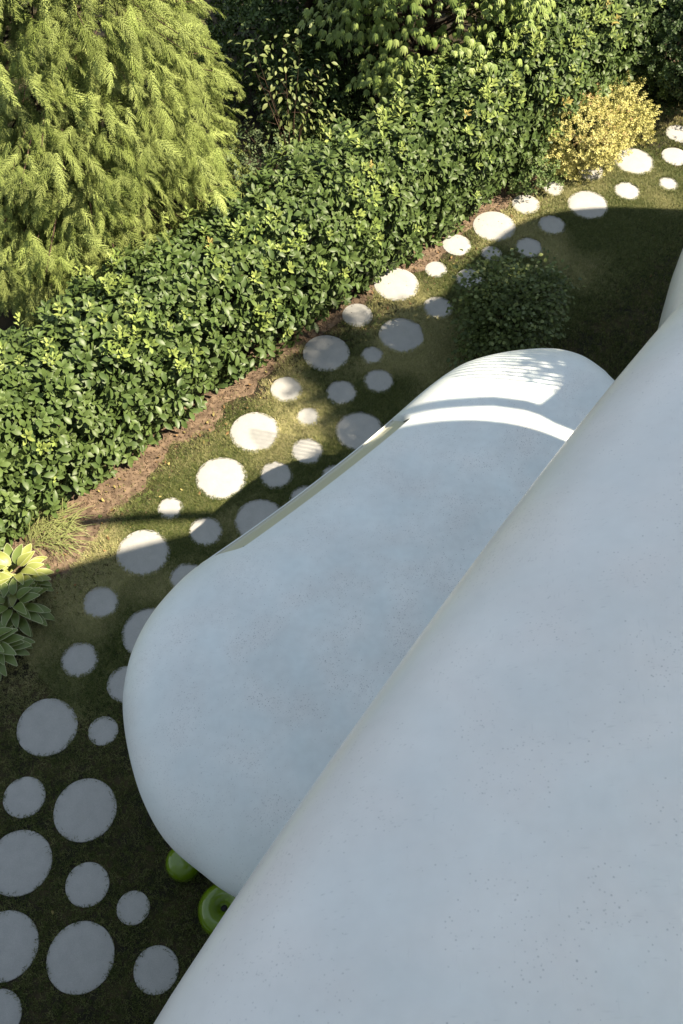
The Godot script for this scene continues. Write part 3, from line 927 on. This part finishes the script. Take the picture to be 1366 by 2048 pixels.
	leaf_crown(b, "foliage", bl, M.leaf, Vector3(0.32, 0.78, -0.2), Vector3(0.36, 0.4, 0.36), 70, 12, 0.09, Color(0.05, 0.075, 0.02), Color(0.11, 0.14, 0.04), 0.2, 17, 0.3)
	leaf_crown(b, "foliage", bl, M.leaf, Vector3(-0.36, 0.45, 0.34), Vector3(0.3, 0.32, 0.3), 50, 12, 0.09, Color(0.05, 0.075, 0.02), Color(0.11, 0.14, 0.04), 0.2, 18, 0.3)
	for i in 120:
		var q := Vector3(rng.randfn(), absf(rng.randfn()) + 0.2, rng.randfn()).normalized() * Vector3(0.66, 0.72, 0.66) * R(0.9, 1.15) + Vector3(-0.05, 0.72, 0.02)
		part("leaf", bl[i % 2], M.one_bush if i % 3 else M.one_bush_pale, b, Transform3D(frame_to(Vector3(R(-1, 1), R(-0.5, 0.5), R(-1, 1)), Vector3.UP, R(-0.5, 0.5)), q))

	# hostas along the left edge
	var hm := []
	for k in 3:
		var h1 := begin(); var h2 := begin()
		var ln := 0.255 + 0.02 * k; var wd := 0.115 + 0.008 * k
		add_leaf(h1, Transform3D(), ln * 0.975, wd * 0.9, 0.3, 1.0, 8, 0.8)
		add_leaf(h2, Transform3D(Basis(), Vector3(0, -0.003, -0.0025)), ln, wd, 0.3, 1.0, 8, 0.8)
		hm.append([done(h1), done(h2)])
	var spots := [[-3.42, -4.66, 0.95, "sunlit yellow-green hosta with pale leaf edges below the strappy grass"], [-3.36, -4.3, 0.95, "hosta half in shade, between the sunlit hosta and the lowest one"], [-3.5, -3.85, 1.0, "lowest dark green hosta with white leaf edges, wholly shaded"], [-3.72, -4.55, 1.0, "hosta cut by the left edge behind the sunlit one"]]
	for e in spots:
		var h := thing("hosta", e[3], "hosta", Vector3(e[0], 0, e[1]), "hostas along the left edge")
		for i in 40:
			var a := i * 2.4 + R(-0.3, 0.3)
			var lift := lerpf(0.2, 0.95, float(i) / 40) + R(-0.1, 0.1)
			var d := Vector3(cos(a) * cos(lift), sin(lift), sin(a) * cos(lift))
			var xf := Transform3D(frame_to(d, Vector3.UP, R(-0.25, 0.25)).scaled_local(Vector3.ONE * R(0.75, 1.0) * e[2]), Vector3(cos(a), 0, sin(a)) * (0.06 + 0.003 * (40 - i)) + Vector3(0, 0.1 + 0.006 * i, 0))
			var k := i % 3
			var lf := part("leaf", hm[k][0], M.one_hosta_pale if e[1] < -4.5 and i % 4 else M.one_hosta, h, xf)  # sunlit hostas get the paler leaf, painting the sun into its colour
			part("margin", hm[k][1], M.margin, lf)
	# strappy grass clump
	var sc := thing("strappy_grass", "clump of long thin arching leaves between hosta and hedge corner", "grass plant", Vector3(-3.28, 0, -5.3))
	var gs := begin()
	for i in 190:
		var a := R(0, TAU)
		var at := Vector3(R(-0.22, 0.22), 0, R(-0.2, 0.2))
		add_leaf(gs, Transform3D(frame_to(Vector3(cos(a) * 0.5 + 0.5, 0.7, sin(a) * 0.5 - 0.1), Vector3.UP, 0), at), R(0.25, 0.5), R(0.006, 0.011), 0.3, R(0.7, 1.5), 4, 0.6)
	var gm := leaf_mat(0.5, Color(0.12, 0.15, 0.04))
	gm.vertex_color_use_as_albedo = false
	gm.albedo_color = lin(0.24, 0.27, 0.1)
	var so := part("blades", done(gs, false), gm, sc)
	so.set_meta("kind", "stuff")
	# broad tree outside the frame to the right: it dapples the stones and the far roof end
	var t2 := thing("shade_tree", "broad tree beside the house that dapples the path", "tree", Vector3(9.68, 0, -6.73))
	var tt := begin()
	tube(tt, [Vector3.ZERO, Vector3(0.1, 4, 0), Vector3(-0.1, 8, 0.1), Vector3(0, 11.5, 0)], [0.28, 0.22, 0.15, 0.04], 10)
	part("trunk", done(tt), M.bark, t2)
	var sk := [sprig(7, 0.11, 0.06, 0.12, 1.3, 0.4, false), sprig(8, 0.1, 0.055, 0.12, 1.3, 0.4, false)]
	leaf_crown(t2, "foliage", sk, M.leaf, Vector3(-0.24, 11.4, 0.38), Vector3(1.05, 1.15, 1.05), 190, 6, 0.17, Color(0.06, 0.1, 0.03), Color(0.1, 0.14, 0.04), 0.2, 21, 0.1)
	leaf_crown(t2, "foliage", sk, M.leaf, Vector3(-0.23, 10.6, 0.35), Vector3(1.25, 0.9, 1.15), 200, 6, 0.17, Color(0.06, 0.1, 0.03), Color(0.1, 0.14, 0.04), 0.2, 22, 0.1)

func build_stools() -> void:
	var a := thing("garden_stool", "small glossy green round stool peeking from under the roof curve", "stool", Vector3(-1.285, 0, -1.83), "glossy green stools")
	part("body", lathe([Vector2(0.001, 0.02), Vector2(0.1, 0.02), Vector2(0.135, 0.04), Vector2(0.157, 0.09), Vector2(0.163, 0.15), Vector2(0.158, 0.21), Vector2(0.142, 0.265), Vector2(0.112, 0.3), Vector2(0.07, 0.32), Vector2(0.03, 0.328), Vector2(0.0001, 0.33)], 48), M.green, a)
	part("foot_ring", lathe([Vector2(0.07, 0.0), Vector2(0.1, 0.0), Vector2(0.104, 0.012), Vector2(0.1, 0.024), Vector2(0.07, 0.024)], 40), M.rubber, a)
	var b := thing("garden_stool", "larger glossy green stool with a dark dimple in its top", "stool", Vector3(-0.86, 0, -1.44), "glossy green stools")
	part("body", lathe([Vector2(0.001, 0.0), Vector2(0.15, 0.0), Vector2(0.2, 0.03), Vector2(0.232, 0.09), Vector2(0.243, 0.17), Vector2(0.236, 0.25), Vector2(0.21, 0.315), Vector2(0.17, 0.352), Vector2(0.125, 0.362), Vector2(0.08, 0.345), Vector2(0.05, 0.315), Vector2(0.03, 0.29), Vector2(0.0001, 0.285)], 56), M.green, b)
	part("dimple_plug", lathe([Vector2(0.026, 0.28), Vector2(0.028, 0.293), Vector2(0.018, 0.3), Vector2(0.0001, 0.301)], 20), M.rubber, b)

func build_terrace_plants() -> void:
	for e in [[6.35, 7.42, "low leafy terrace plant beside the slatted screen"], [6.95, 7.45, "second leafy terrace plant further along the storey edge"]]:
		var t := thing("terrace_plant", e[2], "shrub", D(e[0], e[1], 0.25))
		woody(t, 0.2, 0.2, 5, 0.008)
		leaf_crown(t, "foliage", [sprig(6, 0.07, 0.035, 0.06, 1.3, 0.4, false)], M.leaf, Vector3(0, 0.3, 0), Vector3(0.36, 0.24, 0.36), 40, 4, 0.06, Color(0.06, 0.1, 0.03), Color(0.1, 0.14, 0.04), 0.0, 31, 0.2)

# ---------------------------------------------------------------- scene
func _ready() -> void:
	rng.seed = 20240
	var cam := Camera3D.new()
	cam.name = "camera"
	var pitch := deg_to_rad(58.6454); var roll := deg_to_rad(2.86214)
	var f := Vector3(0, -sin(pitch), -cos(pitch))
	var u0 := Vector3(0, cos(pitch), -sin(pitch))
	var r := Vector3.RIGHT * cos(roll) + u0 * sin(roll)
	var u := -Vector3.RIGHT * sin(roll) + u0 * cos(roll)
	cam.transform = Transform3D(Basis(r, u, -f), Vector3(0, 9.47, 0))
	cam.fov = rad_to_deg(2.0 * atan(1024.0 / 1945.46))
	cam.near = 0.05
	cam.far = 400
	add_child(cam)
	var we := WorldEnvironment.new()
	we.name = "world"
	var env := Environment.new()
	env.background_mode = Environment.BG_SKY
	var sky := Sky.new()
	var sm := ProceduralSkyMaterial.new()
	sm.sky_top_color = Color(0.525, 0.57, 0.63)
	sm.sky_horizon_color = Color(0.74, 0.775, 0.80)
	sm.sky_curve = 0.14
	sm.ground_bottom_color = Color(0.2, 0.2, 0.17)
	sm.ground_horizon_color = Color(0.6, 0.62, 0.6)
	sky.sky_material = sm
	env.sky = sky
	env.background_energy_multiplier = 0.79
	env.tonemap_mode = Environment.TONE_MAPPER_LINEAR
	env.tonemap_exposure = 2.4
	env.sdfgi_enabled = true
	env.ssao_enabled = true
	env.ssil_enabled = true
	we.environment = env
	add_child(we)
	var sun := DirectionalLight3D.new()
	sun.name = "sun"
	sun.light_energy = 1.6
	sun.light_color = Color(1.0, 0.94, 0.83)
	sun.light_angular_distance = 0.5
	sun.shadow_enabled = true
	sun.basis = Basis.looking_at(-Vector3(0.61837, 0.77934, 0.10126))
	add_child(sun)
	make_materials()
	build_ground()
	build_house()
	build_stones()
	build_hedge()
	build_conifer()
	build_plants()
	build_stools()
	build_terrace_plants()
	build_grass()
	build_litter()
